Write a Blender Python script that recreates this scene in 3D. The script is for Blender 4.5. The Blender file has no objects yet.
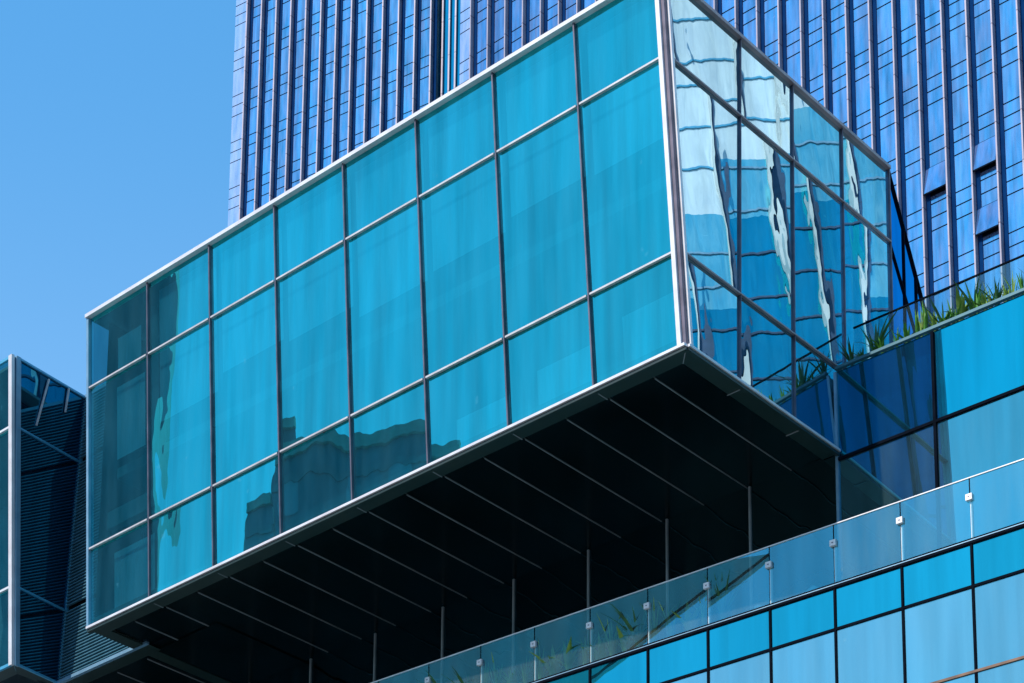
import bpy, math, random
from mathutils import Vector, Matrix
random.seed(7)
SC = bpy.context.scene
COL = SC.collection
R = math.radians
PI = math.pi

# ------------------------------------------------------------------ camera
PITCH = 12.213
cd = bpy.data.cameras.new('camera')
cam = bpy.data.objects.new('camera', cd); COL.objects.link(cam)
cam.location = (0, 0, 1.6)
cam.rotation_euler = (R(90 + PITCH), 0, 0)
cd.sensor_width = 36; cd.lens = 2347 / 1024 * 36
cd.shift_x = (512 - 600) / 1024; cd.shift_y = (1213 - 341.5) / 1024
cd.clip_start = 0.1; cd.clip_end = 6000
SC.camera = cam

# ------------------------------------------------------------------ world and sun
SUN = Vector((-0.80, -0.60, 0)).normalized()
SUN_EL = R(43)
w = bpy.data.worlds.new('World'); SC.world = w; w.use_nodes = True
nt = w.node_tree; nt.nodes.clear()
out = nt.nodes.new('ShaderNodeOutputWorld'); bg = nt.nodes.new('ShaderNodeBackground')
sky = nt.nodes.new('ShaderNodeTexSky'); sky.sky_type = 'NISHITA'; sky.sun_disc = False
sky.sun_elevation = SUN_EL; sky.sun_rotation = math.atan2(SUN.x, SUN.y)
sky.air_density = 1.0; sky.dust_density = 0.6; sky.ozone_density = 1.6; sky.altitude = 50
tintn = nt.nodes.new('ShaderNodeMix'); tintn.data_type = 'RGBA'; tintn.blend_type = 'MULTIPLY'
tintn.inputs['Factor'].default_value = 1.0
tintn.inputs['B'].default_value = (0.62, 0.88, 0.92, 1)
nt.links.new(sky.outputs[0], tintn.inputs['A'])
tc = nt.nodes.new('ShaderNodeTexCoord')
dotn = nt.nodes.new('ShaderNodeVectorMath'); dotn.operation = 'DOT_PRODUCT'
cdir = Vector((math.sin(R(76)) * math.cos(R(42)), math.cos(R(76)) * math.cos(R(42)), math.sin(R(42))))
dotn.inputs[1].default_value = cdir
nt.links.new(tc.outputs['Generated'], dotn.inputs[0])
mr = nt.nodes.new('ShaderNodeMapRange'); mr.interpolation_type = 'SMOOTHSTEP'
mr.inputs['From Min'].default_value = math.cos(R(17)); mr.inputs['From Max'].default_value = math.cos(R(2))
nt.links.new(dotn.outputs['Value'], mr.inputs['Value'])
nz = nt.nodes.new('ShaderNodeTexNoise'); nz.inputs['Scale'].default_value = 7; nz.inputs['Detail'].default_value = 7
nt.links.new(tc.outputs['Generated'], nz.inputs['Vector'])
mr2 = nt.nodes.new('ShaderNodeMapRange'); mr2.inputs['From Min'].default_value = 0.36; mr2.inputs['From Max'].default_value = 0.56
nt.links.new(nz.outputs['Fac'], mr2.inputs['Value'])
mm = nt.nodes.new('ShaderNodeMath'); mm.operation = 'MULTIPLY'
nt.links.new(mr.outputs[0], mm.inputs[0]); nt.links.new(mr2.outputs[0], mm.inputs[1])
cl = nt.nodes.new('ShaderNodeMix'); cl.data_type = 'RGBA'
nt.links.new(mm.outputs[0], cl.inputs['Factor']); nt.links.new(tintn.outputs['Result'], cl.inputs['A'])
cl.inputs['B'].default_value = (13, 13.5, 14.5, 1)
air = nt.nodes.new('ShaderNodeMix'); air.data_type = 'RGBA'; air.blend_type = 'ADD'; air.inputs['Factor'].default_value = 1.0
air.inputs['B'].default_value = (0.35, 2.05, 4.6, 1)
nt.links.new(cl.outputs['Result'], air.inputs['A'])
sepz = nt.nodes.new('ShaderNodeSeparateXYZ'); nt.links.new(tc.outputs['Generated'], sepz.inputs[0])
hz = nt.nodes.new('ShaderNodeMapRange'); hz.interpolation_type = 'SMOOTHSTEP'
hz.inputs['From Min'].default_value = 0.64; hz.inputs['From Max'].default_value = 0.36
nt.links.new(sepz.outputs['Z'], hz.inputs['Value'])
haze_add = nt.nodes.new('ShaderNodeMix'); haze_add.data_type = 'RGBA'; haze_add.blend_type = 'ADD'
nt.links.new(hz.outputs[0], haze_add.inputs['Factor']); nt.links.new(air.outputs['Result'], haze_add.inputs['A'])
haze_add.inputs['B'].default_value = (1.3, 1.15, 0.75, 1)
nt.links.new(haze_add.outputs['Result'], bg.inputs['Color'])
bg.inputs['Strength'].default_value = 0.12
nt.links.new(bg.outputs[0], out.inputs[0])
sl = bpy.data.lights.new('sun', 'SUN'); sl.energy = 4.2; sl.angle = R(0.53); sl.color = (1.0, 0.94, 0.87)
so = bpy.data.objects.new('sun', sl); COL.objects.link(so)
sv = Vector((SUN.x * math.cos(SUN_EL), SUN.y * math.cos(SUN_EL), math.sin(SUN_EL)))
so.rotation_euler = sv.to_track_quat('Z', 'Y').to_euler(); so.location = (0, 0, 300)
SC.view_settings.view_transform = 'Standard'; SC.view_settings.look = 'None'
SC.view_settings.exposure = 0.0; SC.view_settings.gamma = 1.0
SC.cycles.max_bounces = 10; SC.cycles.transparent_max_bounces = 16; SC.cycles.glossy_bounces = 6

# ------------------------------------------------------------------ materials
MATS = {}
def new_mat(name):
    m = bpy.data.materials.new(name); m.use_nodes = True
    m.node_tree.nodes.clear(); MATS[name] = m
    return m, m.node_tree
def noise(t, scale, stretch=(1, 1, 1), detail=3, rand=False):
    g = t.nodes.new('ShaderNodeNewGeometry')
    mp = t.nodes.new('ShaderNodeVectorMath'); mp.operation = 'MULTIPLY'; mp.inputs[1].default_value = stretch
    src = g.outputs['Position']
    if rand:
        oi = t.nodes.new('ShaderNodeObjectInfo')
        sc_ = t.nodes.new('ShaderNodeMath'); sc_.operation = 'MULTIPLY'; sc_.inputs[1].default_value = 57.0
        t.links.new(oi.outputs['Random'], sc_.inputs[0])
        ad = t.nodes.new('ShaderNodeVectorMath'); ad.operation = 'ADD'
        t.links.new(src, ad.inputs[0]); t.links.new(sc_.outputs[0], ad.inputs[1]); src = ad.outputs[0]
    t.links.new(src, mp.inputs[0])
    n = t.nodes.new('ShaderNodeTexNoise'); n.inputs['Scale'].default_value = scale; n.inputs['Detail'].default_value = detail
    t.links.new(mp.outputs[0], n.inputs['Vector'])
    return n.outputs['Fac']
def ramp(t, fac, a, b, lo=0.35, hi=0.65):
    r = t.nodes.new('ShaderNodeValToRGB')
    r.color_ramp.elements[0].position = lo; r.color_ramp.elements[0].color = (*a, 1)
    r.color_ramp.elements[1].position = hi; r.color_ramp.elements[1].color = (*b, 1)
    t.links.new(fac, r.inputs['Fac']); return r.outputs['Color']
def solid(name, a, b=None, rough=0.5, metal=0.0, scale=1.5, stretch=(1, 1, 1), spec=0.5, bump=0.0):
    m, t = new_mat(name)
    o = t.nodes.new('ShaderNodeOutputMaterial'); p = t.nodes.new('ShaderNodeBsdfPrincipled')
    if b is None: b = tuple(min(1, c * 1.25) for c in a)
    n = noise(t, scale, stretch, 5)
    t.links.new(ramp(t, n, a, b), p.inputs['Base Color'])
    p.inputs['Roughness'].default_value = rough; p.inputs['Metallic'].default_value = metal
    p.inputs['Specular IOR Level'].default_value = spec
    if bump:
        bp = t.nodes.new('ShaderNodeBump'); bp.inputs['Strength'].default_value = bump; bp.inputs['Distance'].default_value = 0.02
        t.links.new(n, bp.inputs['Height']); t.links.new(bp.outputs[0], p.inputs['Normal'])
    t.links.new(p.outputs[0], o.inputs[0]); return m
def glass(name, tint, refl=0.7, trans=(0.3, 0.6, 0.65), dust=0.04, dustcol=(0.2, 0.5, 0.55), warp=0.05, wscale=0.5,
          rough=0.0, streak=0.2, tilt=0.006, backing=None, vary=0.12):
    """coated glazing: tinted mirror coat over a see-through (or opaque backed) pane, a film of dust, roller-wave warp"""
    m, t = new_mat(name)
    o = t.nodes.new('ShaderNodeOutputMaterial')
    gl = t.nodes.new('ShaderNodeBsdfGlossy'); gl.inputs['Roughness'].default_value = rough
    st = noise(t, 1.0, (2.2, 2.2, 0.16), 4, True)
    oi0 = t.nodes.new('ShaderNodeObjectInfo'); vr0 = t.nodes.new('ShaderNodeMapRange')
    vr0.inputs['To Min'].default_value = 1 - vary; vr0.inputs['To Max'].default_value = 1 + vary * .3
    t.links.new(oi0.outputs['Random'], vr0.inputs['Value'])
    vs0 = t.nodes.new('ShaderNodeVectorMath'); vs0.operation = 'SCALE'; t.links.new(vr0.outputs[0], vs0.inputs['Scale'])
    t.links.new(ramp(t, st, tuple(c * (1 - streak) for c in tint), tint, 0.3, 0.62), vs0.inputs[0])
    t.links.new(vs0.outputs[0], gl.inputs['Color'])
    # warp: low frequency bump, different in every pane
    wn = noise(t, wscale, (1, 1, 0.35), 1.5, True)
    wf = noise(t, wscale * 5, (1, 1, 0.5), 1, True)
    ad = t.nodes.new('ShaderNodeMath'); ad.operation = 'MULTIPLY_ADD'; ad.inputs[1].default_value = 0.035
    t.links.new(wf, ad.inputs[0]); t.links.new(wn, ad.inputs[2])
    bp = t.nodes.new('ShaderNodeBump'); bp.inputs['Strength'].default_value = 1.0; bp.inputs['Distance'].default_value = warp
    t.links.new(ad.outputs[0], bp.inputs['Height'])
    oi = t.nodes.new('ShaderNodeObjectInfo')
    wh = t.nodes.new('ShaderNodeTexWhiteNoise'); wh.noise_dimensions = '1D'; t.links.new(oi.outputs['Random'], wh.inputs['W'])
    sb = t.nodes.new('ShaderNodeVectorMath'); sb.operation = 'SUBTRACT'; sb.inputs[1].default_value = (0.5, 0.5, 0.5)
    t.links.new(wh.outputs['Color'], sb.inputs[0])
    sc_ = t.nodes.new('ShaderNodeVectorMath'); sc_.operation = 'SCALE'; sc_.inputs['Scale'].default_value = tilt * 2
    t.links.new(sb.outputs[0], sc_.inputs[0])
    av = t.nodes.new('ShaderNodeVectorMath'); av.operation = 'ADD'
    t.links.new(bp.outputs[0], av.inputs[0]); t.links.new(sc_.outputs[0], av.inputs[1])
    nv = t.nodes.new('ShaderNodeVectorMath'); nv.operation = 'NORMALIZE'; t.links.new(av.outputs[0], nv.inputs[0])
    t.links.new(nv.outputs[0], gl.inputs['Normal'])
    if backing is None:
        tr = t.nodes.new('ShaderNodeBsdfTransparent'); tr.inputs['Color'].default_value = (*trans, 1); under = tr.outputs[0]
    else:
        df = t.nodes.new('ShaderNodeBsdfDiffuse'); df.inputs['Color'].default_value = (*backing, 1)
        n2 = noise(t, 0.8, (3, 3, 0.12), 3, True)
        t.links.new(ramp(t, n2, tuple(c * 0.75 for c in backing), tuple(min(1, c * 1.2) for c in backing)), df.inputs['Color'])
        under = df.outputs[0]
    mx = t.nodes.new('ShaderNodeMixShader')
    gg = t.nodes.new('ShaderNodeNewGeometry')
    dp = t.nodes.new('ShaderNodeVectorMath'); dp.operation = 'DOT_PRODUCT'
    t.links.new(gg.outputs['Normal'], dp.inputs[0]); t.links.new(gg.outputs['Incoming'], dp.inputs[1])
    ab = t.nodes.new('ShaderNodeMath'); ab.operation = 'ABSOLUTE'; t.links.new(dp.outputs['Value'], ab.inputs[0])
    iv = t.nodes.new('ShaderNodeMath'); iv.operation = 'SUBTRACT'; iv.inputs[0].default_value = 1.0; iv.use_clamp = True; t.links.new(ab.outputs[0], iv.inputs[1])
    lw = t.nodes.new('ShaderNodeMath'); lw.operation = 'POWER'; lw.inputs[1].default_value = 5; t.links.new(iv.outputs[0], lw.inputs[0])
    fm = t.nodes.new('ShaderNodeMath'); fm.operation = 'MULTIPLY_ADD'; fm.use_clamp = True
    fm.inputs[1].default_value = 1 - refl; fm.inputs[2].default_value = refl
    t.links.new(lw.outputs[0], fm.inputs[0]); t.links.new(fm.outputs[0], mx.inputs['Fac'])
    t.links.new(under, mx.inputs[1]); t.links.new(gl.outputs[0], mx.inputs[2])
    du = t.nodes.new('ShaderNodeBsdfDiffuse'); du.inputs['Color'].default_value = (*dustcol, 1)
    dn = noise(t, 1.4, (1.5, 1.5, 0.3), 6, True)
    dr = t.nodes.new('ShaderNodeMapRange'); dr.inputs['From Min'].default_value = 0.3; dr.inputs['From Max'].default_value = 0.75
    dr.inputs['To Min'].default_value = dust * 0.4; dr.inputs['To Max'].default_value = dust * 1.7
    t.links.new(dn, dr.inputs['Value'])
    # bird marks and splashes
    vo = noise(t, 2.6, (1, 1, 0.8), 2, True)
    vr = t.nodes.new('ShaderNodeMapRange'); vr.inputs['From Min'].default_value = 0.735; vr.inputs['From Max'].default_value = 0.78
    vr.inputs['To Max'].default_value = 0.12 if dust > 0.03 else 0.0
    t.links.new(vo, vr.inputs['Value'])
    sa = t.nodes.new('ShaderNodeMath'); sa.operation = 'ADD'; t.links.new(dr.outputs[0], sa.inputs[0]); t.links.new(vr.outputs[0], sa.inputs[1])
    m2 = t.nodes.new('ShaderNodeMixShader'); t.links.new(sa.outputs[0], m2.inputs['Fac'])
    t.links.new(mx.outputs[0], m2.inputs[1]); t.links.new(du.outputs[0], m2.inputs[2])
    t.links.new(m2.outputs[0], o.inputs[0]); return m

g_front = glass('front_glass', (0.04, 0.78, 0.80), 0.66, (0.16, 0.62, 0.76), 0.05, (0.12, 0.45, 0.6), 0.024, 0.42, tilt=0.006, streak=0.26)
g_right = glass('side_glass', (0.66, 0.90, 0.96), 0.84, (0.06, 0.4, 0.5), 0.03, (0.1, 0.45, 0.55), 0.009, 0.55, tilt=0.006)
g_wall = glass('upper_wall_glass', (0.005, 0.48, 0.62), 0.80, (0.05, 0.3, 0.4), 0.02, (0.05, 0.35, 0.5), 0.008, 0.3, backing=(0.01, 0.03, 0.05), tilt=0.003)
g_wall2 = glass('vision_wall_glass', (0.10, 0.56, 0.66), 0.72, (0.05, 0.3, 0.4), 0.05, (0.25, 0.45, 0.5), 0.008, 0.3, backing=(0.012, 0.04, 0.06), tilt=0.003)
g_pod1 = glass('spandrel_glass', (0.02, 0.50, 0.63), 0.80, (0, 0, 0), 0.02, (0.05, 0.4, 0.5), 0.01, 0.3, backing=(0.005, 0.08, 0.12), tilt=0.005)
g_pod2 = glass('podium_vision_glass', (0.22, 0.58, 0.68), 0.75, (0, 0, 0), 0.07, (0.3, 0.5, 0.6), 0.012, 0.3, backing=(0.06, 0.18, 0.22), tilt=0.008)
g_rail = glass('railing_glass', (0.10, 0.56, 0.76), 0.42, (0.68, 0.90, 0.90), 0.07, (0.42, 0.55, 0.48), 0.004, 0.3, tilt=0.003)
g_rail2 = glass('roof_railing_glass', (0.45, 0.85, 0.9), 0.10, (0.62, 0.90, 0.93), 0.04, (0.3, 0.5, 0.5), 0.004, 0.3, tilt=0.003)
g_back = glass('end_wall_glass', (0.01, 0.42, 0.85), 0.85, (0, 0, 0), 0.0, (0, 0, 0), 0.006, 0.3, backing=(0.0, 0.02, 0.08))
g_dark = glass('dark_side_glass', (0.05, 0.42, 0.66), 0.42, (0.0, 0.1, 0.2), 0.01, (0.0, 0.2, 0.3), 0.02, 0.4, backing=(0.003, 0.015, 0.03))
g_tow = glass('tower_glass', (0.06, 0.56, 0.88), 0.80, (0, 0, 0), 0.13, (0.50, 0.50, 0.80), 0.06, 0.35, backing=(0.02, 0.14, 0.38), streak=0.55, tilt=0.012)
g_pale = glass('pale_tower_glass', (0.50, 0.74, 0.98), 0.80, (0, 0, 0), 0.25, (0.6, 0.6, 0.75), 0.03, 0.3, backing=(0.2, 0.3, 0.5), tilt=0.01)
g_recess = glass('recess_glass', (0.02, 0.40, 0.62), 0.85, (0, 0, 0), 0.0, (0, 0, 0), 0.02, 0.3, backing=(0.0, 0.05, 0.1))
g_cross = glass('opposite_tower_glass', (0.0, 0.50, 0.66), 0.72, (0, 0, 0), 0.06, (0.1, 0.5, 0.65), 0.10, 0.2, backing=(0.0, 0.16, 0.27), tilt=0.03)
g_cross2 = glass('opposite_tower_pale_glass', (0.10, 0.66, 0.80), 0.6, (0, 0, 0), 0.2, (0.4, 0.75, 0.85), 0.10, 0.2, backing=(0.05, 0.4, 0.55), tilt=0.03)  # paler tone painted as the fading edge of a mirrored cloud
g_cross3 = glass('opposite_tower_cloud_glass', (0.85, 0.93, 0.95), 0.4, (0, 0, 0), 0.5, (0.8, 0.86, 0.88), 0.10, 0.2, backing=(0.84, 0.88, 0.88), tilt=0.03)  # near-white backing painted as the cloud this glass would mirror
alu = solid('aluminium', (0.50, 0.44, 0.44), (0.66, 0.60, 0.60), 0.38, 0.25, 2)
alu_w = solid('pale_aluminium', (0.68, 0.62, 0.63), (0.80, 0.76, 0.77), 0.35, 0.15, 2)
rose = solid('rose_aluminium', (0.30, 0.22, 0.23), (0.42, 0.33, 0.34), 0.4, 0.2, 2)
navyf = solid('navy_frame', (0.01, 0.04, 0.10), (0.02, 0.06, 0.14), 0.5, 0, 2)
blue_f = solid('blue_frame', (0.06, 0.32, 0.50), (0.09, 0.38, 0.58), 0.4, 0.2, 2)
alu_d = solid('mauve_aluminium', (0.09, 0.08, 0.11), (0.16, 0.13, 0.17), 0.4, 0.4, 2)
gasket = solid('dark_frame', (0.002, 0.004, 0.009), (0.004, 0.007, 0.014), 0.9, 0.0, 3, spec=0.05)
bluef = solid('blue_grey_frame', (0.16, 0.30, 0.42), (0.22, 0.38, 0.50), 0.4, 0.3, 2)
tealf = solid('teal_frame', (0.03, 0.12, 0.16), (0.05, 0.16, 0.2), 0.5, 0.2, 2)
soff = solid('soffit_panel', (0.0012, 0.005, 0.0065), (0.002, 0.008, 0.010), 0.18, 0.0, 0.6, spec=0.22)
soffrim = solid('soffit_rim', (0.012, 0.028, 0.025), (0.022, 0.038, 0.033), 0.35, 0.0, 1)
seamm = solid('soffit_seam', (0.17, 0.19, 0.20), (0.26, 0.27, 0.28), 0.5, 0.0, 2)
darkwall = glass('shaded_wall_glass', (0.12, 0.42, 0.50), 0.30, (0, 0, 0), 0.0, (0, 0, 0), 0.07, 0.6, backing=(0.0005, 0.001, 0.0015), tilt=0.02)  # shade and soffit reflection under the box put into a near-black backing
white_in = solid('blind_fabric', (0.62, 0.66, 0.66), (0.75, 0.78, 0.78), 0.9, 0, 6, (4, 4, 0.2))
inwall = solid('interior_wall', (0.16, 0.20, 0.22), (0.24, 0.28, 0.30), 0.8, 0, 0.5)
concrete = solid('concrete', (0.25, 0.25, 0.24), (0.38, 0.37, 0.35), 0.85, 0, 0.7, bump=0.2)
whitewall = solid('white_render', (0.62, 0.63, 0.62), (0.74, 0.74, 0.72), 0.8, 0, 0.9)
wood = solid('planter_timber', (0.20, 0.11, 0.06), (0.34, 0.20, 0.11), 0.7, 0, 2, (1, 1, 8))
soil = solid('planting_soil', (0.03, 0.022, 0.015), (0.06, 0.045, 0.03), 0.95, 0, 9, bump=0.6)
asphalt = solid('asphalt', (0.040, 0.040, 0.042), (0.06, 0.06, 0.06), 0.9, 0, 0.4, bump=0.2)
paving = solid('paving', (0.26, 0.25, 0.23), (0.34, 0.33, 0.31), 0.85, 0, 0.8)
leafA = solid('leaf_green', (0.04, 0.16, 0.012), (0.10, 0.32, 0.02), 0.45, 0, 5)
leafB = solid('leaf_yellow_green', (0.10, 0.22, 0.02), (0.24, 0.36, 0.05), 0.45, 0, 5)
leafC = solid('leaf_dark', (0.012, 0.07, 0.015), (0.03, 0.14, 0.02), 0.45, 0, 5)
finm = solid('tower_fin_metal', (0.30, 0.25, 0.31), (0.38, 0.32, 0.38), 0.5, 0.1, 0.6)
navy = solid('navy_shade', (0.001, 0.025, 0.10), (0.002, 0.035, 0.13), 0.9, 0.0, 0.6, spec=0.04)  # navy tone stands in for shade beside the fins
# joint line across each fin every storey (a groove in the cladding)
def fin_joints(m):
    t = m.node_tree; p = [n for n in t.nodes if n.type == 'BSDF_PRINCIPLED'][0]
    src = p.inputs['Base Color'].links[0].from_socket
    g = t.nodes.new('ShaderNodeNewGeometry'); s = t.nodes.new('ShaderNodeSeparateXYZ'); t.links.new(g.outputs['Position'], s.inputs[0])
    d = t.nodes.new('ShaderNodeMath'); d.operation = 'MODULO'; d.inputs[1].default_value = 4.0; t.links.new(s.outputs['Z'], d.inputs[0])
    l = t.nodes.new('ShaderNodeMath'); l.operation = 'LESS_THAN'; l.inputs[1].default_value = 0.09; t.links.new(d.outputs[0], l.inputs[0])
    mx = t.nodes.new('ShaderNodeMix'); mx.data_type = 'RGBA'; mx.inputs['B'].default_value = (0.12, 0.08, 0.12, 1)
    t.links.new(l.outputs[0], mx.inputs['Factor']); t.links.new(src, mx.inputs['A']); t.links.new(mx.outputs['Result'], p.inputs['Base Color'])
fin_joints(finm)

# ------------------------------------------------------------------ object helpers
def thing(name, label, cat, loc=(0, 0, 0), group=None):
    o = bpy.data.objects.new(name, None); COL.objects.link(o); o.location = loc
    o['label'] = label; o['category'] = cat
    if group: o['group'] = group
    return o
class MB:
    def __init__(s): s.v = []; s.f = []
    def quad(s, a, b, c, d):
        n = len(s.v); s.v += [Vector(p) for p in (a, b, c, d)]; s.f.append((n, n + 1, n + 2, n + 3)); return s
    def poly(s, pts):
        n = len(s.v); s.v += [Vector(p) for p in pts]; s.f.append(tuple(range(n, n + len(pts)))); return s
    def bar(s, p0, p1, u, hu, w_, hw):
        """beam from p0 to p1, half sizes hu along u and hw along w_"""
        p0 = Vector(p0); p1 = Vector(p1); u = Vector(u) * hu; w_ = Vector(w_) * hw
        n = len(s.v)
        for p in (p0, p1): s.v += [p - u - w_, p + u - w_, p + u + w_, p - u + w_]
        s.f += [(n, n + 3, n + 2, n + 1), (n + 4, n + 5, n + 6, n + 7)]
        for i in range(4):
            j = (i + 1) % 4; s.f.append((n + i, n + j, n + 4 + j, n + 4 + i))
        return s
    def prism(s, base, vec):
        """closed solid: polygon base swept by vec"""
        n = len(s.v); k = len(base); vec = Vector(vec)
        s.v += [Vector(p) for p in base] + [Vector(p) + vec for p in base]
        s.f.append(tuple(range(n + k - 1, n - 1, -1))); s.f.append(tuple(range(n + k, n + 2 * k)))
        for i in range(k):
            j = (i + 1) % k; s.f.append((n + i, n + j, n + k + j, n + k + i))
        return s
    def build(s, name, m, root=None, at=None, flip=None):
        off = Vector((0, 0, 0))
        r = root
        while r is not None: off += r.location; r = r.parent
        me = bpy.data.meshes.new(name)
        vs = s.v
        base = Vector((0, 0, 0))
        if root is None:
            base = sum(vs, Vector((0, 0, 0))) / len(vs); base.z = min(v.z for v in vs); off = base
        me.from_pydata([tuple(v - off) for v in vs], [], s.f); me.materials.append(m); me.update()
        o = bpy.data.objects.new(name, me); COL.objects.link(o); o.parent = root
        if root is None: o.location = base
        return o
def sheet(name, P, prof, a0, a1, mats, root):
    """one connected sheet: profile of (z, out, material index of the face above it) run between a0 and a1 of the plane function P"""
    vs = []; fs = []; mi = []
    for z_, k_, m_ in prof: vs += [P(a0, z_, k_), P(a1, z_, k_)]
    for q in range(len(prof) - 1):
        fs.append((2 * q, 2 * q + 1, 2 * q + 3, 2 * q + 2)); mi.append(prof[q][2])
    off = Vector(root.location)
    me = bpy.data.meshes.new(name); me.from_pydata([tuple(v - off) for v in vs], [], fs)
    for m_ in mats: me.materials.append(m_)
    me.polygons.foreach_set('material_index', mi); me.update()
    o = bpy.data.objects.new(name, me); COL.objects.link(o); o.parent = root; return o
def rail_profile(z0, z1, zs_, h, out_):
    pr_ = [(z0, 0, 0)]
    for z_ in sorted(zs_):
        if z0 + .5 < z_ < z1 - .5: pr_ += [(z_ - h, 0, 1), (z_ - h, out_, 1), (z_ + h, out_, 1), (z_ + h, 0, 0)]
    return pr_ + [(z1, 0, 0)]
def struct(name, mb, m):
    o = mb.build(name, m); o['kind'] = 'structure'; return o
Z = Vector((0, 0, 1))
ORD = ['first', 'second', 'third', 'fourth', 'fifth', 'sixth', 'seventh', 'eighth', 'ninth', 'tenth', 'eleventh', 'twelfth', 'thirteenth',
       'fourteenth', 'fifteenth', 'sixteenth', 'seventeenth', 'eighteenth', 'nineteenth', 'twentieth', 'twenty-first', 'twenty-second',
       'twenty-third', 'twenty-fourth', 'twenty-fifth', 'twenty-sixth', 'twenty-seventh', 'twenty-eighth', 'twenty-ninth', 'thirtieth']

# site frame, in metres
A = Vector((-0.76072, 0.64908, 0)); B = Vector((0.64933, 0.76051, 0))
M = Vector((-0.04953, 0.01706, 0.99863))
Pc = Vector((1.8333, 45.0, 30.2072))                    # near bottom corner of the glass box
nFr = A.cross(M).normalized(); nFr = nFr if nFr.y < 0 else -nFr
Mr = (M + 0.105 * B)                                    # lean of the side mullions
nRi = B.cross(M).normalized(); nRi = nRi if nRi.x > 0 else -nRi
def FR(a, m, n=0.0): return Pc + A * a + M * m + nFr * n
def RI(b, m, n=0.0): return Pc + B * b + M * m + nRi * n
Q = Pc + B * 5.63; Q.z = 30.05
AF = Vector((-0.78074, 0.62485, 0)); nF = Vector((-0.62485, -0.78074, 0))
def FP(a, z, n=0.0): return Vector((Q.x, Q.y, 0)) + AF * a + Z * z + nF * n
Po = Vector((5.26725, 47.5361, 27.5132)); AP = Vector((-0.80431, 0.59420, 0)); nP = Vector((-0.59420, -0.80431, 0))
def PP(a, z, n=0.0): return Vector((Po.x, Po.y, 0)) + AP * a + Z * z + nP * n

# ------------------------------------------------------------------ ground and street
struct('ground', MB().quad((-2500, -2500, 0), (2500, -2500, 0), (2500, 3500, 0), (-2500, 3500, 0)), paving)
struct('road', MB().quad((-600, -12, .004), (600, -12, .004), (600, 14, .004), (-600, 14, .004)), asphalt)
kb = MB(); kb.bar((-600, 14.2, .07), (600, 14.2, .07), (0, 1, 0), .15, Z, .07); struct('kerb', kb, concrete)

# ================================================================== glass box
BOX = thing('glass_box_building', 'large teal glass box jutting out over a dark recess, with pale metal frames', 'building', tuple(Pc.xy) + (0,))
W_, H_ = 20.4, 9.45
cols = [0] + [2.55 * i for i in range(1, 8)] + [W_]
rows = [0.0, 2.36, 7.24, H_]
for i in range(8):
    for j in range(3):
        MB().quad(FR(cols[i], rows[j]), FR(cols[i + 1], rows[j]), FR(cols[i + 1], rows[j + 1]), FR(cols[i], rows[j + 1])).build('glass_panel', g_front, BOX)
for i in range(1, 8):
    MB().bar(FR(cols[i], 0.0, .035), FR(cols[i], H_ - .02, .035), A, .020, nFr, .035).build('mullion', alu_d, BOX)
for j in (1, 2):
    for i in range(8):
        MB().bar(FR(cols[i] + .05, rows[j], .045), FR(cols[i + 1] - (.05), rows[j], .045), M, .024, nFr, .035).build('transom', alu, BOX)
# rims and corner
MB().bar(FR(-.10, H_ + .02, .02), FR(W_ + .05, H_ + .02, .02), M, .052, nFr, .12).build('top_rim', alu_w, BOX)
MB().bar(FR(-.05, .035, .05), FR(W_ + .03, .035, .05), M, .032, nFr, .07).build('bottom_rim', alu_w, BOX)
MB().bar(FR(-.05, -.05, .03), FR(W_ + .03, -.05, .03), M, .035, nFr, .05).build('drip_rim', soffrim, BOX)
MB().bar(FR(.10, .07, .05), FR(.10, H_ - .05, .05), A, .055, nFr, .06).build('corner_cap', alu_w, BOX)
MB().bar(RI(.10, .07, .05), RI(.10, H_ - .05, .05), B, .04, nRi, .05).build('corner_cap', alu_w, BOX)
MB().bar(FR(0, .0, .0), FR(0, H_ - .05, .0), A, .045, nFr, .045).build('corner_post', alu_d, BOX)
MB().bar(FR(W_, .0, .03), FR(W_, H_ - .05, .03), A, .045, nFr, .06).build('corner_post', bluef, BOX)
# side face: leaning mullions
kb_ = [1.87, 3.92, 5.97, 8.02]
def RS(i, m, n=0.0):
    if i == 0: return RI(0, m, n)
    return RI(kb_[i - 1] + .105 * m, m, n)
for i in range(4):
    for j in range(3):
        MB().quad(RS(i, rows[j]), RS(i + 1, rows[j]), RS(i + 1, rows[j + 1]), RS(i, rows[j + 1])).build('side_glass_panel', g_right, BOX)
for i in (1, 2, 3):
    MB().bar(RS(i, 0, .03), RS(i, H_ - .02, .03), B, .012, nRi, .025).build('side_mullion', alu_d, BOX)
MB().bar(RS(4, 0, .03), RS(4, H_, .03), B, .02, nRi, .03).build('side_mullion', alu_d, BOX)
for j in (1, 2):
    MB().bar(RS(0, rows[j], .04) + B * .15, RS(4, rows[j], .04), M, .020, nRi, .03).build('side_transom', rose, BOX)
MB().bar(RI(-.06, H_ + .02, .02), RS(4, H_ + .02, .02), M, .045, nRi, .08).build('side_top_rim', rose, BOX)
MB().bar(RI(.0, .035, .05), RI(5.60, .035, .05), M, .032, nRi, .06).build('side_bottom_rim', alu_w, BOX)
MB().bar(RI(.0, -.05, .03), RI(5.60, -.05, .03), M, .035, nRi, .05).build('side_drip_rim', soffrim, BOX)
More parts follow.
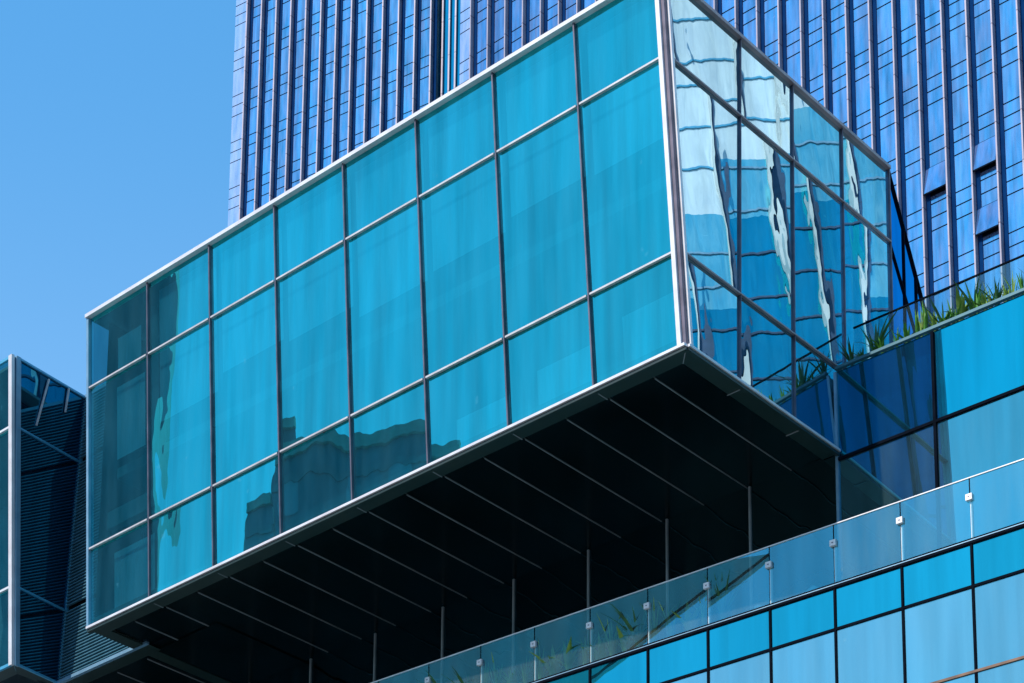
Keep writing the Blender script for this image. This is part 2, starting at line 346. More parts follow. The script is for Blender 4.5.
# triangular end wall beyond the side face
E0 = RS(4, 0); ET = RS(4, H_)
uE = Vector((math.sin(R(30)), math.cos(R(30)), 0)); EWS = .78; nE = Vector((uE.y, -uE.x, 0))
def EW(s_, m_, k=0): return ET + uE * s_ + Mr * m_ + nE * k
MB().poly([EW(0, 0), EW(0, -7.4), EW(EWS * 7.4, -7.4)]).build('end_wall_glass', g_back, BOX)
MB().bar(EW(0, 0, .02), EW(EWS * 7.4, -7.4, .02), uE, .03, nE, .03).build('end_rim', gasket, BOX)
MB().bar(EW(0, -2.2, .02), EW(.93 * 5.0, -7.4, .02), uE, .02, nE, .02).build('end_mullion', gasket, BOX)
MB().bar(EW(.9, -.9 / EWS, .02), EW(.9, -7.4, .02), uE, .018, nE, .02).build('end_mullion', gasket, BOX)
MB().bar(EW(1.68, -1.68 / EWS, .02), EW(1.68, -7.4, .02), uE, .018, nE, .02).build('end_mullion', gasket, BOX)
# roof, soffit, back wall, floors
far = 8.6
zs = Pc.z
def BX(a, b, z): return Vector((Pc.x, Pc.y, 0)) + A * a + B * b + Z * z
rt = FR(0.05, H_ - .06, -.05)
MB().prism([FR(.05, H_ - .10, -.04), FR(W_ - .05, H_ - .10, -.04), FR(W_ - .05, H_ - .10, -.04) + B * 8.7, FR(.05, H_ - .10, -.04) + B * 8.7], Z * .08).build('roof_slab', concrete, BOX)
MB().prism([BX(.06, .06, zs + .10), BX(W_ - .06, .06, zs + .10), BX(W_ - .06, 5.6, zs + .10), BX(.06, 5.6, zs + .10)], Z * .25).build('floor_slab', concrete, BOX)
# soffit rim (front, side, left end)
rw = .40
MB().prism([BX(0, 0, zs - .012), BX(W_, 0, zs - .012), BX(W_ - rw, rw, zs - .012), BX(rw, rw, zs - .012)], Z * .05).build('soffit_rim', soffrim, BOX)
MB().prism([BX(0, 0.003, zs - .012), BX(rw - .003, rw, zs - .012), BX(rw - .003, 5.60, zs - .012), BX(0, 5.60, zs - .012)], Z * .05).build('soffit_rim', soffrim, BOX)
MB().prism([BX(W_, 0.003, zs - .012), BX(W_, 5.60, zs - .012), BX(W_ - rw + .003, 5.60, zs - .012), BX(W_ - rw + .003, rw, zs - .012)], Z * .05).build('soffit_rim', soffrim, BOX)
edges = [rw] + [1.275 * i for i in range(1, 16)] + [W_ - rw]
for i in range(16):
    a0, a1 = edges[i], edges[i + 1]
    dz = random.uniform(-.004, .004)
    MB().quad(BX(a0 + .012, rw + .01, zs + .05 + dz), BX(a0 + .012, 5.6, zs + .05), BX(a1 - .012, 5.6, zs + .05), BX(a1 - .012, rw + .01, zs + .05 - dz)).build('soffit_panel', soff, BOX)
for i in range(1, 16):
    a0 = edges[i]
    MB().bar(BX(a0, rw + .12, zs + .035), BX(a0, 5.58, zs + .035), A, .011, Z, .010).build('soffit_seam', seamm, BOX)
    if i % 2 == 0:
        MB().bar(BX(a0, .06, zs - .016), BX(a0, rw + .02, zs - .016), A, .012, Z, .006).build('rim_seam', seamm, BOX)
MB().bar(BX(.03, .03, zs - .016), BX(rw, rw, zs - .016), (A - B).normalized(), .010, Z, .006).build('rim_seam', seamm, BOX)
for b_ in (2.0, 4.2):
    MB().bar(RI(b_, -.02, -.03), RI(b_, -.02, -.03) + A * rw, B, .012, Z, .006).build('rim_seam', seamm, BOX)
# rooms behind the glass
MB().quad(BX(1.0, 2.6, zs + .35), BX(W_ - .1, 2.6, zs + .35), BX(W_ - .1, 2.6, zs + H_ - .2), BX(1.0, 2.6, zs + H_ - .2)).build('room_wall', inwall, BOX)
MB().prism([BX(.8, .5, zs + 4.6), BX(W_ - .2, .5, zs + 4.6), BX(W_ - .2, 2.55, zs + 4.6), BX(.8, 2.55, zs + 4.6)], Z * .3).build('room_floor', concrete, BOX)
MB().quad(BX(W_ - .05, .1, zs), BX(W_ - .05, 5.6, zs), BX(W_ - .05, 5.6, zs + H_ - .2), BX(W_ - .05, .1, zs + H_ - .2)).build('end_wall', gasket, BOX)
MB().quad(BX(1.6, 1.8, zs + .4), BX(1.6, 8.0, zs + .4), BX(1.6, 8.0, zs + H_ - .2), BX(1.6, 1.8, zs + H_ - .2)).build('room_wall', inwall, BOX)
drops = [5.55, 5.65, 5.35, 5.2, 5.6, 5.75, 5.3, None]
for i in range(8):
    if drops[i] is None: continue
    lo = drops[i]
    MB().quad(FR(cols[i] + .10, lo, -.28), FR(cols[i + 1] - .10, lo, -.28), FR(cols[i + 1] - .10, H_ - .15, -.28), FR(cols[i] + .10, H_ - .15, -.28)).build('roller_blind', white_in, BOX)
for i, top in ((0, 1.75), (1, 1.45), (2, 1.2), (7, 2.2)):
    MB().quad(FR(cols[i] + .25, .3, -.35), FR(cols[i + 1] - .6, .3, -.35), FR(cols[i + 1] - .6, top, -.35), FR(cols[i] + .25, top, -.35)).build('roller_blind', white_in, BOX)

MB().quad(FR(cols[7] + .55, 4.9, -.3), FR(cols[7] + 1.75, 4.9, -.3), FR(cols[7] + 1.75, 7.1, -.3), FR(cols[7] + .55, 7.1, -.3)).build('roller_blind', white_in, BOX)
MB().quad(FR(cols[7] + .7, 7.5, -.3), FR(cols[7] + 1.7, 7.5, -.3), FR(cols[7] + 1.7, 8.6, -.3), FR(cols[7] + .7, 8.6, -.3)).build('roller_blind', white_in, BOX)
MB().bar(FR(cols[7] + .1, 3.3, -.5), FR(W_ - .2, 3.3, -.5), M, .25, nFr, .1).build('room_beam', concrete, BOX)
MB().bar(FR(cols[7] + .35, .3, -.6), FR(cols[7] + .35, H_ - .3, -.6), A, .16, nFr, .12).build('room_column', concrete, BOX)
# ================================================================== main building: wall under and beside the box, podium below
TB = thing('podium_building', 'blue glass block with thin dark mullions, below and right of the glass box', 'building', tuple(Q.xy) + (0,))
zF1 = 32.36; zF0 = 30.05; zT = 25.75
fa = [-2.5 * 6, -2.5 * 5, -10, -7.6, -5.15, -2.6, 0.0]
for i in range(6):
    MB().quad(FP(fa[i], zF0), FP(fa[i + 1], zF0), FP(fa[i + 1], zF1 - .06), FP(fa[i], zF1 - .06)).build('wall_panel', g_wall, TB)
    MB().quad(FP(fa[i], zT), FP(fa[i + 1], zT), FP(fa[i + 1], zF0), FP(fa[i], zF0)).build('wall_panel', g_wall2, TB)
for i in range(7):
    MB().bar(FP(fa[i], zT, .02), FP(fa[i], zF1 - .08, .02), AF, .035, nF, .03).build('wall_mullion', gasket if i < 6 else bluef, TB)
MB().bar(FP(fa[0], zF0, .022), FP(-.04, zF0, .022), Z, .035, nF, .03).build('wall_transom', gasket, TB)
MB().bar(FP(fa[0], zF1, .03), FP(-.02, zF1, .03), Z, .035, nF, .05).build('parapet_cap', tealf, TB)
ub = [2.46 * i for i in range(0, 12)]
for i in range(11):
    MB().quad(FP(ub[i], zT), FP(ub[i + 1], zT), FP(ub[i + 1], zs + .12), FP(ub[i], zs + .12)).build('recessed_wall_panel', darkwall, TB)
for i in range(1, 11):
    MB().bar(FP(ub[i], zT, .02), FP(ub[i], zs + .02, .02), AF, .028, nF, .03).build('recessed_wall_mullion', seamm, TB)
# terrace floor and roof deck
MB().prism([PP(-16, zT, -.02), PP(26, zT, -.02), FP(24, zT, -.05), FP(-15, zT, -.05)], Z * -.2).build('terrace_floor', concrete, TB)
MB().prism([FP(-15, zF1 - .35, -.05), FP(-.1, zF1 - .35, -.05), FP(-.1, zF1 - .35, -12), FP(-15, zF1 - .35, -12)], Z * .15).build('roof_deck', concrete, TB)
MB().prism([FP(-14.9, 0, -.25), FP(24, 0, -.25), FP(24, 0, -14), FP(-14.9, 0, -14)], Z * 31.9).build('building_core', inwall, TB)
# podium glazing
pr = [zT + .19, 25.0, 23.05, 20.6, 18.2]
pa = [-3.24 - 1.68 * k for k in range(8, 0, -1)] + [-3.24 + 1.68 * k for k in range(0, 18)]
ztop = 25.97
for i in range(len(pa) - 1):
    a0, a1 = pa[i], pa[i + 1]
    MB().quad(PP(a0, 25.0), PP(a1, 25.0), PP(a1, ztop), PP(a0, ztop)).build('spandrel_panel', g_pod1, TB)
    MB().quad(PP(a0, 23.07), PP(a1, 23.07), PP(a1, 25.0), PP(a0, 25.0)).build('window_panel', g_pod2, TB)
    if a1 < 4: MB().quad(PP(a0, 21.2), PP(a1, 21.2), PP(a1, 23.07), PP(a0, 23.07)).build('spandrel_panel', g_pod2, TB)
MB().quad(PP(pa[0], 0), PP(pa[-1], 0), PP(pa[-1], 21.2), PP(pa[0], 21.2)).build('lower_glazing', g_pod2, TB)
MB().quad(PP(3.48, 21.2), PP(pa[-1], 21.2), PP(pa[-1], 23.07), PP(3.48, 23.07)).build('lower_glazing', g_pod2, TB)
for a0 in pa:
    MB().bar(PP(a0, 0, .012), PP(a0, ztop, .012), AP, .026, nP, .02).build('podium_mullion', gasket, TB)
brown = solid('bronze_frame', (0.10, 0.05, 0.03), (0.18, 0.09, 0.05), 0.45, 0.3, 3)
for z_, m_ in ((25.0, gasket), (23.07, brown), (21.2, gasket)):
    MB().bar(PP(pa[0], z_, .014), PP(pa[-1], z_, .014), Z, .028, nP, .02).build('podium_transom', m_, TB)
MB().bar(PP(pa[0], ztop + .03, .02), PP(pa[-1], ztop + .03, .02), Z, .028, nP, .03).build('terrace_edge', gasket, TB)
MB().bar(PP(pa[0], ztop + .085, .0), PP(pa[-1], ztop + .085, .0), Z, .010, nP, .03).build('terrace_edge', bluef, TB)
MB().bar(PP(pa[0], ztop + .115, .0), PP(pa[-1], ztop + .115, .0), Z, .014, nP, .03).build('terrace_edge', gasket, TB)

# terrace railing
RL = thing('glass_railing', 'frameless glass railing along the terrace edge under the box, with square metal clamps', 'railing', tuple(PP(0, ztop)))
zr = 27.50
for i in range(len(pa) - 1):
    a0, a1 = pa[i] + .012, pa[i + 1] - .012
    MB().quad(PP(a0, ztop + .12, .0), PP(a1, ztop + .12, .0), PP(a1, zr, .0), PP(a0, zr, .0)).build('glass_panel', g_rail, RL)
for a0 in pa:
    if a0 < -8: continue
    MB().bar(PP(a0, zr - .52, .03), PP(a0, zr - .38, .03), AP, .075, nP, .035).build('clamp', alu_w, RL)
    MB().bar(PP(a0, zr - .46, .066), PP(a0, zr - .44, .066), AP, .02, nP, .006).build('bolt', alu_d, RL)
    MB().bar(PP(a0 - .02, ztop + .1, -.04), PP(a0 - .02, zr - .45, -.04), AP, .022, nP, .03).build('post', alu_w, RL)
    MB().bar(PP(a0, zr - .38, -.004), PP(a0, zr, -.004), AP, .010, nP, .012).build('joint_strip', gasket, RL)
MB().bar(PP(pa[0], zr + .012, 0), PP(pa[-1], zr + .012, 0), Z, .012, nP, .02).build('handrail', alu_w, RL)
# roof railing
RR = thing('roof_railing', 'glass railing with thin dark top rail behind the plants on the roof edge', 'railing', tuple(FP(-2, zF1)))
zq = 33.84
for i in range(6):
    MB().quad(FP(fa[i] + .01, zF1 + .1, -.80), FP(fa[i + 1] - (.01), zF1 + .1, -.80), FP(fa[i + 1] - .01, zq, -.80), FP(fa[i] + .01, zq, -.80)).build('glass_panel', g_rail2, RR)
MB().bar(FP(-15, zq, -.80), FP(-.02, zq, -.80), Z, .018, nF, .02).build('top_rail', gasket, RR)

# planters
PL = thing('roof_planter', 'long dark planter trough along the roof edge beside the glass box', 'planter', tuple(FP(-4, zF1 - .2)))
MB().prism([FP(-14.9, zF1 - .3, -.18), FP(-.1, zF1 - .3, -.18), FP(-.1, zF1 - .3, -.75), FP(-14.9, zF1 - .3, -.75)], Z * .34).build('trough', bluef, PL)
MB().quad(FP(-14.85, zF1 + .065, -.2), FP(-.15, zF1 + .065, -.2), FP(-.15, zF1 + .065, -.72), FP(-14.85, zF1 + .065, -.72)).build('soil', soil, PL)
PT = thing('terrace_planter', 'long low timber planter on the terrace behind the glass railing under the box', 'planter', tuple(PP(6, zT)))
MB().prism([PP(3.0, zT + .02, -.16), PP(16.5, zT + .02, -.16), PP(16.5, zT + .02, -.70), PP(3.0, zT + .02, -.70)], Z * .42).build('trough', wood, PT)
MB().quad(PP(3.05, zT + .445, -.2), PP(16.4, zT + .445, -.2), PP(16.4, zT + .445, -.66), PP(3.05, zT + .445, -.66)).build('soil', soil, PT)

# plants: clumps of curved strap leaves
def plant_mesh(n, h, spread, wid, seed, fan=1.0):
    rnd = random.Random(seed); mb = MB()
    for k in range(n):
        az = rnd.uniform(0, 2 * PI); L = h * rnd.uniform(.55, 1.1); lean = rnd.uniform(.05, 1.0) * spread
        d = Vector((math.cos(az), math.sin(az), 0)); s = Vector((-d.y, d.x, 0))
        w0 = wid * rnd.uniform(.7, 1.2); segs = 5; prev = None
        base = d * rnd.uniform(0, .05)
        for q in range(segs + 1):
            t = q / segs
            c = base + d * (lean * L * t ** 1.6) + Z * (L * (t - .32 * lean * t * t))
            wq = w0 * (.5 + 1.6 * t * (1 - t) * 1.3) * (1 - t ** 3) + .002
            up = Z * (wq * .35)
            cur = (c - s * wq + up, c, c + s * wq + up)
            if prev:
                mb.quad(prev[0], prev[1], cur[1], cur[0]); mb.quad(prev[1], prev[2], cur[2], cur[1])
            prev = cur
    return mb
protos = {}
def proto(kind):
    if kind in protos: return protos[kind]
    n, h, sp, wd, sd, m = {'spiky': (20, .85, .75, .028, 3, leafC), 'broad': (13, .62, .9, .05, 5, leafB), 'tall': (9, .8, .45, .035, 9, leafA),
                           'bushy': (26, .5, 1.1, .03, 12, leafA), 'thin': (16, .75, .5, .016, 15, leafB)}[kind]
    mb = plant_mesh(n, h, sp, wd, sd); me = bpy.data.meshes.new(kind + '_plant')
    me.from_pydata([tuple(v) for v in mb.v], [], mb.f); me.materials.append(m); me.update(); protos[kind] = me
    return me
def put_plant(kind, loc, s, rz, label, group):
    o = bpy.data.objects.new('strap_leaf_plant', proto(kind)); COL.objects.link(o)
    o.location = loc; o.scale = (s, s, s); o.rotation_euler = (random.uniform(-.1, .1), random.uniform(-.1, .1), rz)
    o['label'] = label; o['category'] = 'plant'; o['group'] = group
desc = {'spiky': 'dark spiky strap-leaved plant', 'broad': 'yellow-green broad-leaved plant', 'tall': 'upright green leafy plant',
        'bushy': 'low bushy green plant', 'thin': 'thin pale green grassy plant'}
rp = [(-2.2, 'thin', 1.0), (-2.7, 'spiky', .8), (-3.1, 'bushy', 1.0), (-3.55, 'spiky', .9), (-3.95, 'thin', .9), (-1.15, 'bushy', 1.0), (-.62, 'bushy', .6), (-.3, 'spiky', .7), (-.95, 'spiky', 1.15), (-1.5, 'tall', .75), (-1.8, 'bushy', .9), (-2.05, 'tall', .8), (-2.3, 'tall', .95),
      (-2.55, 'broad', .9), (-2.8, 'bushy', 1.0), (-3.0, 'tall', .8), (-3.2, 'broad', 1.1), (-3.45, 'bushy', 1.0), (-3.65, 'tall', 1.05), (-3.85, 'broad', .95), (-4.1, 'spiky', .7),
      (-4.35, 'broad', .9), (-4.55, 'thin', 1.1), (-4.8, 'tall', .9), (-5.05, 'thin', 1.2), (-5.3, 'broad', .9)]
for k, (a0, kd, s) in enumerate(sorted(rp, key=lambda r: -r[0])):
    put_plant(kd, FP(a0, zF1 + .06, -.20 - random.uniform(0, .12)), s * random.uniform(.8, 1.2), random.uniform(0, 6), desc[kd] + ' on the roof edge, ' + ORD[k] + ' from the glass box', 'plants along the roof edge')
k = 0; a0 = 3.3
while a0 < 15.5:
    kd = random.choice(['spiky', 'thin', 'bushy', 'tall', 'thin', 'broad'])
    put_plant(kd, PP(a0, zT + .44, -.30 + random.uniform(-.08, .08)), random.uniform(1.0, 1.5), random.uniform(0, 6), desc[kd] + ' behind the terrace railing, ' + ORD[k] + ' from the right', 'plants behind the terrace railing')
    a0 += random.uniform(.36, .52); k += 1
    if k >= 30: break

# ================================================================== left wing with louvres
LO = 1.56                                               # louvre wall sits this far behind the box front
W0 = Vector((-16.238, 60.352, 30.20)); W1 = Vector((-16.401, 59.133, 38.912))
S0 = Vector((-15.2897, 61.6606, 30.27)); S1 = Vector((-14.8481, 61.2839, 38.953))
WG = thing('louvred_wing_building', 'dark louvred wing with a blue glass corner at the far left', 'building', (W0.x, W0.y, 0))
wn = (S0 - W0).cross(W1 - W0).normalized(); wn = wn if wn.x > 0 else -wn
wf = A.cross(W1 - W0).normalized(); wf = wf if wf.y < 0 else -wf
def WS(u, z):                                           # side face: u from corner post (0) to slanted edge (1)
    p = W0.lerp(W1, (z - W0.z) / (W1.z - W0.z)); q = S0.lerp(S1, (z - S0.z) / (S1.z - S0.z)); return p.lerp(q, u)
def WF(a, z): return W0.lerp(W1, (z - W0.z) / (W1.z - W0.z)) + A * a
zz_ = [30.24, 32.42, 36.95, 38.93]
for j in range(3):
    MB().quad(WS(0, zz_[j]), WS(1, zz_[j]), WS(1, zz_[j + 1]), WS(0, zz_[j + 1])).build('side_glass', g_dark, WG)
    for a0, a1 in ((0, 2.5), (2.5, 5.0), (5.0, 7.5)):
        MB().quad(WF(a0, zz_[j]), WF(a1, zz_[j]), WF(a1, zz_[j + 1]), WF(a0, zz_[j + 1])).build('front_glass', g_front, WG)
for j in range(4):
    hw = .045 if j in (0, 3) else .034
    MB().bar(WS(.04, zz_[j]) + wn * .03, WS(1, zz_[j]) + wn * .03, Z, hw * .7, wn, .03).build('side_rail', blue_f, WG)
    MB().bar(WF(.1, zz_[j]) + wf * .03, WF(7.5, zz_[j]) + wf * .03, Z, hw, wf, .04).build('front_rail', alu_w if j in (1, 2) else blue_f, WG)
MB().bar(WF(.06, 30.2) + wf * .04, WF(.06, 38.97) + wf * .04, A, .075, wf, .05).build('corner_post', alu_w, WG)
MB().bar(WS(.05, 30.2) + wn * .02, WS(.05, 38.97) + wn * .02, (S0 - W0).normalized(), .075, wn, .04).build('corner_post', bluef, WG)
MB().bar(S0 + wn * .04, S1 + wn * .04, A, .03, nFr, .04).build('slanted_post', blue_f, WG)
for a0 in (2.5, 5.0): MB().bar(WF(a0, 30.25) + wf * .03, WF(a0, 38.9) + wf * .03, A, .03, wf, .04).build('front_mullion', alu_d, WG)
for p0, p1 in ((Vector((-15.675, 60.12, 38.82)), Vector((-15.93, 60.0, 37.30))), (Vector((-15.245, 60.715, 38.9)), Vector((-15.315, 60.72, 38.15)))):
    MB().bar(p0 + wn * .05, p1 + wn * .05, (S0 - W0).normalized(), .024, wn, .02).build('mirrored_bar', alu, WG)  # pale bars stand in for frames mirrored in the side glass
# louvre wall
louv = solid('louvre_metal', (0.06, 0.18, 0.24), (0.08, 0.22, 0.30), .4, .3, 3)
a_l, a_r = 23.9, 20.2
def LW(a, z, n=0.0): return Vector((Pc.x, Pc.y, 0)) + A * a + B * (LO - n) + Z * z
for z0, z1 in ((30.35, 32.34), (32.52, 36.86), (37.04, 38.85)):
    pr_ = []; z_ = z0
    while z_ < z1:
        pr_ += [(z_, .0, 0), (z_, .07, 0), (z_ + .03, .07, 0), (z_ + .062, .0, 1)]; z_ += .098
    le = (z0 + z1 - 60.48) / 17.4 * .5
    sheet('louvre_panel', LW, pr_, a_r, a_l - le - .03, (louv, gasket), WG)
MB().quad(LW(a_r - 1, 30.2, -.08), LW(a_l, 30.2, -.08), LW(a_l - .5, 38.9, -.08), LW(a_r - 1, 38.9, -.08)).build('back_wall', gasket, WG)
MB().bar(LW(19.85, 30.24, .05), LW(23.85, 30.24, .05), Z, .05, B, .05).build('sill', bluef, WG)
MB().bar(LW(20.2, 38.95, .02), LW(23.3, 38.95, .02), Z, .05, B, .06).build('coping', bluef, WG)
# underside of the wing and roof
sfz = 30.15
MB().quad(LW(19.85, 30.19), LW(23.8, 30.19), LW(23.4, 30.19) + B * .42, LW(19.85, 30.19) + B * .42).build('underside_rim', soffrim, WG)
MB().quad(W0, S0, S0 + A * .4 + B * .1, W0 + A * .4 + B * .4).build('underside_rim', soffrim, WG)
MB().quad(WF(0.05, 30.2) + B * .02, WF(7.5, 30.2), WF(7.5, 30.2) + B * .4, WF(.4, 30.2) + B * .4).build('underside_rim', soffrim, WG)
MB().quad(LW(17.5, 30.22) + B * .38, LW(30, 30.22) + B * .38, LW(30, 30.22) + B * 4.2, LW(17.5, 30.22) + B * 4.2).build('underside', soff, WG)
MB().quad(WF(.38, 30.24) + B * .3, WF(7.5, 30.24) + B * .3, WF(7.5, 30.24) + B * 2.2, WF(.38, 30.24) + B * 2.2).build('underside', soff, WG)
for a0 in (20.6, 21.9, 23.2):
    MB().bar(LW(a0, 30.2) + B * .55, LW(a0, 30.2) + B * 4.1, A, .014, Z, .012).build('soffit_seam', seamm, WG)
MB().prism([WF(.1, 38.8) - wf * .15, WF(7.5, 38.8) - wf * .15, WF(7.5, 38.8) + B * 6, LW(20.5, 38.8, -5), LW(20.5, 38.8, -.1), LW(23.3, 38.8, -.1)], Z * .1).build('roof_slab', concrete, WG)
MB().prism([WF(7.5, 0) + B * .5, WF(7.5, 0) + B * 8, LW(24.5, 0, -7), LW(24.5, 0, -1.2)], Z * 38.7).build('core_wall', inwall, WG)

PI_ = thing('roof_pipe', 'short brass coloured pipe on a white bracket at the left end of the glass box', 'pipe', (-14.62, 61.3, 39.02))
pipm = solid('brass_pipe', (0.35, 0.22, 0.10), (0.5, 0.34, 0.16), .5, .3, 6)
mb = MB(); p0 = Vector((-14.98, 61.62, 39.13)); p1 = Vector((-14.62, 61.32, 39.36)); ax = (p1 - p0).normalized(); s1_ = ax.cross(Z).normalized(); s2_ = s1_.cross(ax)
for k in range(8):
    t0, t1 = k * PI / 4, (k + 1) * PI / 4; r_ = .035
    e = [s1_ * math.cos(t) * r_ + s2_ * math.sin(t) * r_ for t in (t0, t1)]
    mb.quad(p0 + e[0], p0 + e[1], p1 + e[1], p1 + e[0])
mb.build('tube', pipm, PI_)
MB().prism([Vector((-14.78, 61.45, 39.0)), Vector((-14.58, 61.28, 39.0)), Vector((-14.58, 61.28, 39.26)), Vector((-14.72, 61.40, 39.22))], B * .2).build('bracket', alu_w, PI_)

# ================================================================== towers behind
def tower(T, o, u, zlo, zhi, fins, a_end0, a_end1, zlines, fz, depth, finw=.06, find=.23, shade_strip=.18):
    n = Vector((u.y, -u.x, 0)); n = n if n.y < 0 else -n
    def TP(a, z, k=0.0): return Vector((o.x, o.y, 0)) + u * a + Z * z + n * k
    ed = sorted([a_end0] + fins + [a_end1])
    for i in range(len(ed) - 1):
        sheet('window_strip', TP, rail_profile(0, zhi, zlines, .036, .024), ed[i], ed[i + 1], (g_tow, gasket), T)
    for a in fins: MB().bar(TP(a - finw - shade_strip, 0, .03), TP(a - finw - shade_strip, zhi, .03), u, shade_strip, n, .028).build('shade_strip', navy, T)  # dark strip added where each fin is mirrored and shades the glass
    for a in fins: MB().bar(TP(a, 0, find), TP(a, zhi + .6, find), u, finw, n, find).build('fin', finm, T)
    MB().prism([TP(ed[0], 0, -.3), TP(ed[-1], 0, -.3), TP(ed[-1], 0, -depth), TP(ed[0], 0, -depth)], Z * (zhi - .2)).build('core', inwall, T)
    return TP, n
oR = Vector((26.0175, 148, 0)); 
TR = thing('office_tower', 'tall blue glass office tower with mauve fins and open windows, behind on the right', 'tower', (26.0, 148, 0))
fin_a = [-4.98 + 2.068 * k for k in range(-5, 27)]
zl = []
for k in range(-9, 13):
    for d in (-3.17, -2.10, -1.02): zl.append(119.63 + d + 5.14 * k)
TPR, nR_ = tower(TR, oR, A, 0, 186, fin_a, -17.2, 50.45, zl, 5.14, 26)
sheet('edge_glass', lambda a, z, k: TPR(a, z, k + .03), rail_profile(0, 186, zl, .03, .02), 48.85, 50.42, (g_pale, gasket), TR)
MB().quad(TPR(50.45, 0), TPR(50.45, 0, -14), TPR(50.45, 186, -14), TPR(50.45, 186)).build('end_glass', g_recess, TR)
# open top-hung windows
for a, z1 in ((1.05 - 0.02, 0), (-1.05 - 2.068, 0)): pass
OPEN = []
del OPEN
for a, ztop_ in ((1.25, 111.30), (-2.88, 111.30), (-2.88, 106.16)):
    p = [TPR(a + .12, ztop_, .05), TPR(a + 1.95, ztop_, .05), TPR(a + 1.95, ztop_ - 2.25, .40), TPR(a + .12, ztop_ - 2.25, .40)]
    MB().quad(p[3], p[2], p[1], p[0]).build('open_sash', g_tow, TR)
    MB().bar(p[3], p[2], Z, .06, nR_, .03).build('sash_frame', gasket, TR)
    MB().quad(TPR(a + .1, ztop_ - 2.35, .02), TPR(a + 2.0, ztop_ - 2.35, .02), TPR(a + 2.0, ztop_ - 1.6, .02), TPR(a + .1, ztop_ - 1.6, .02)).build('window_opening', gasket, TR)

uL = Vector((-0.85156, 0.52426, 0)); oL = Vector((-16.603, 200, 0))
TL = thing('office_tower', 'farther blue glass tower on the left with a pale edge strip against the sky', 'tower', (-16.6, 200, 0))
fin_l = [-.37 + 1.97 * k for k in range(0, 13)]
zl2 = []
for k in range(-13, 12):
    for d in (7.93, 9.13, 10.30): zl2.append(161.10 + d + 5.40 * k)
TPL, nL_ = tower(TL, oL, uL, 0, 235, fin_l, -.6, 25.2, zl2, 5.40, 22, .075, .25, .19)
sheet('edge_glass', lambda a, z, k: TPL(a, z, k + .03), rail_profile(0, 235, zl2, .03, .02), fin_l[-1] + .15, 25.18, (g_pale, gasket), TL)
# recessed link between the towers
MB().quad(TPL(-.6, 0, -.6), TPL(-5.8, 0, -.6), TPL(-5.8, 235, -.6), TPL(-.6, 235, -.6)).build('link_glass', g_recess, TL)
for a in (-1.15, -1.95, -2.7): MB().bar(TPL(a, 0, -.5), TPL(a, 235, -.5), uL, .09, nL_, .08).build('fin', finm, TL)
for a in (-3.7,): MB().bar(TPL(a, 0, -.5), TPL(a, 235, -.5), uL, .05, nL_, .05).build('link_mullion', gasket, TL)

# ================================================================== buildings the glass mirrors, left and right of the view
grey_r = solid('grey_render', (0.72, 0.74, 0.62), (0.80, 0.82, 0.70), .85, 0, .15)
dark_r = solid('dark_cladding', (0.03, 0.10, 0.14), (0.06, 0.16, 0.21), .5, 0, .12)
paleT = solid('window_panel', (0.10, 0.20, 0.26), (0.15, 0.27, 0.34), .4, 0, .3)
grey_b = solid('band_concrete', (0.07, 0.15, 0.19), (0.10, 0.2, 0.24), .8, 0, .3)
def block(name, label, base, vec, h, m, z0=0, wins=None):
    T = thing(name, label, 'building', (base[0][0], base[0][1], 0))
    MB().prism([Vector((p[0], p[1], z0)) for p in base], Z * (h - z0)).build('wall', m, T)
    e0 = Vector((*base[0], 0)); e1 = Vector((*base[1], 0)); d = (e1 - e0); L = d.length; d.normalize()
    n = Vector((d.y, -d.x, 0)); c = sum((Vector((*p, 0)) for p in base), Vector()) / len(base)
    if n.dot(c - e0) > 0: n = -n
    MB().bar(e0 + Z * (h + .35), e1 + Z * (h + .35), n, .25, Z, .35).build('parapet', concrete, T)
    q_ = 0
    while q_ < 7:
        z_ = h - 1.4 - 3.6 * q_; q_ += 1
        MB().bar(e0 + Z * z_ + n * .04, e1 + Z * z_ + n * .04, n, .05, Z, .22).build('floor_band', grey_b, T)
    if wins:
        k = 0; z_ = h - 3.4
        while z_ > h - 24 and k < 90:
            s = 1.2
            while s < L - 2:
                p = e0 + d * s + Z * z_ + n * .05
                MB().quad(p, p + d * 1.7, p + d * 1.7 + Z * 1.9, p + Z * 1.9).build('window', paleT, T); s += 3.4; k += 1
            z_ -= 3.6
    return T
block('apartment_tower', 'tall dark tower mirrored in the left end column of the glass box', [(-81.6, 57.7), (-82.2, 67), (-106, 67), (-106, 57.7)], None, 150, dark_r, wins=True)
block('apartment_block', 'dark roofed block whose skyline is mirrored low in the glass box', [(-73.1, 42.9), (-77.9, 51.9), (-95, 52), (-92, 42.7)], None, 69.2, dark_r, wins=True)
block('apartment_block', 'lower stepped block mirrored beside the dark roofed one', [(-78.0, 52.0), (-79.2, 53.8), (-95, 54.5), (-95, 52.05)], None, 66.9, dark_r)
block('stair_tower', 'narrow dark stair tower mirrored between the roofs', [(-77.3, 50.3), (-78.0, 51.6), (-81, 51.8), (-80.6, 50.3)], None, 71.0, dark_r)
GC = thing('grey_building', 'grey rendered building with a slanting overhanging end, mirrored in the terrace railing', 'building', (-58.5, 35.4, 0))
d_ = Vector((-14, -4.6, 7.0))
P1 = Vector((-51.9, 26.4, 59.4)); P2 = Vector((-58.5, 35.4, 52.3)); P3 = Vector((-58.5, 35.4, 0)); P4 = Vector((-72, 54, 0)); P5 = Vector((-72, 54, 59.4))
MB().prism([P1, P2, P3, P4, P5], d_).build('wall', grey_r, GC)
MB().bar(P1 + Vector((.3, .2, 0)), P2 + Vector((.3, .2, 0)), Vector((.8, .6, 0)), .06, Z, .05).build('edge_trim', gasket, GC)
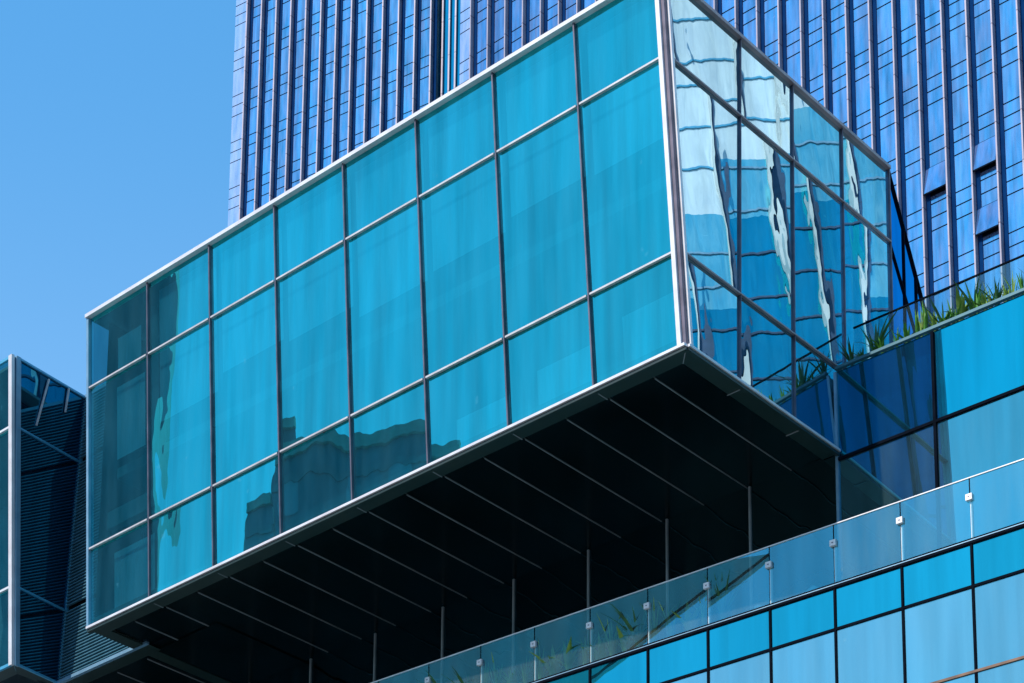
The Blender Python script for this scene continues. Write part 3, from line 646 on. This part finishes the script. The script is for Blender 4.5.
# unseen slab added behind the camera to darken the sky mirrored beside the box
ST = thing('sky_blocker_slab', 'added dark slab behind the view, blocking bright sky mirrored beside the glass box', 'building', (10, -62, 0))
def SP(a, z, k=0): return Vector((-32 + a, -62 + k, z))
for i in range(13):
    sheet('window_strip', SP, rail_profile(0, 122, [98], .1, .1), i * 6, i * 6 + 5.4, (g_recess, gasket), ST)
    MB().bar(SP(i * 6 + 5.7, 0, .2), SP(i * 6 + 5.7, 122, .2), Vector((1, 0, 0)), .3, Vector((0, 1, 0)), .3).build('pier', dark_r, ST)
MB().prism([SP(0, 0, -.3), SP(78, 0, -.3), SP(78, 0, -20), SP(0, 0, -20)], Z * 122.5).build('core', dark_r, ST)
# tower across the street to the right, mirrored in the side face
CT = thing('opposite_tower', 'white finned tower with open roof frame, mirrored in the side of the glass box', 'tower', (99, 75, 0))
u_ = Vector((-0.155, 0.988, 0)).normalized(); n_ = Vector((-0.988, -0.155, 0)).normalized(); oC = Vector((99.2, 75, 0))
def CP(a, z, k=0): return oC + u_ * a + Z * z + n_ * k
sp = 4.3
for i in range(-8, 10):
    za, zb_ = 110 + random.uniform(-5, 5), 121 + random.uniform(-6, 6)
    zr_ = [60 + 3.7 * q for q in range(21)]
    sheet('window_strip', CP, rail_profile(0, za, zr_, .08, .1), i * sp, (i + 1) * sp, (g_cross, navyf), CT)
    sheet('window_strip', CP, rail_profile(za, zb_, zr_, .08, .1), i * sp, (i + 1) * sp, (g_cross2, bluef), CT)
    sheet('cloud_tone_glass', CP, rail_profile(zb_, 136, zr_, .08, .1), i * sp, (i + 1) * sp, (g_cross3, blue_f), CT)
    MB().bar(CP(i * sp, 40, .42), CP(i * sp, 138, .42), u_, .09, n_, .35).build('fin', whitewall, CT)
    MB().bar(CP(i * sp + .40, 40, .12), CP(i * sp + .40, 138, .12), u_, .19, n_, .1).build('fin', navyf, CT)
MB().prism([CP(-8 * sp, 0, -.3), CP(10 * sp, 0, -.3), CP(10 * sp, 0, -25), CP(-8 * sp, 0, -25)], Z * 135).build('core', inwall, CT)
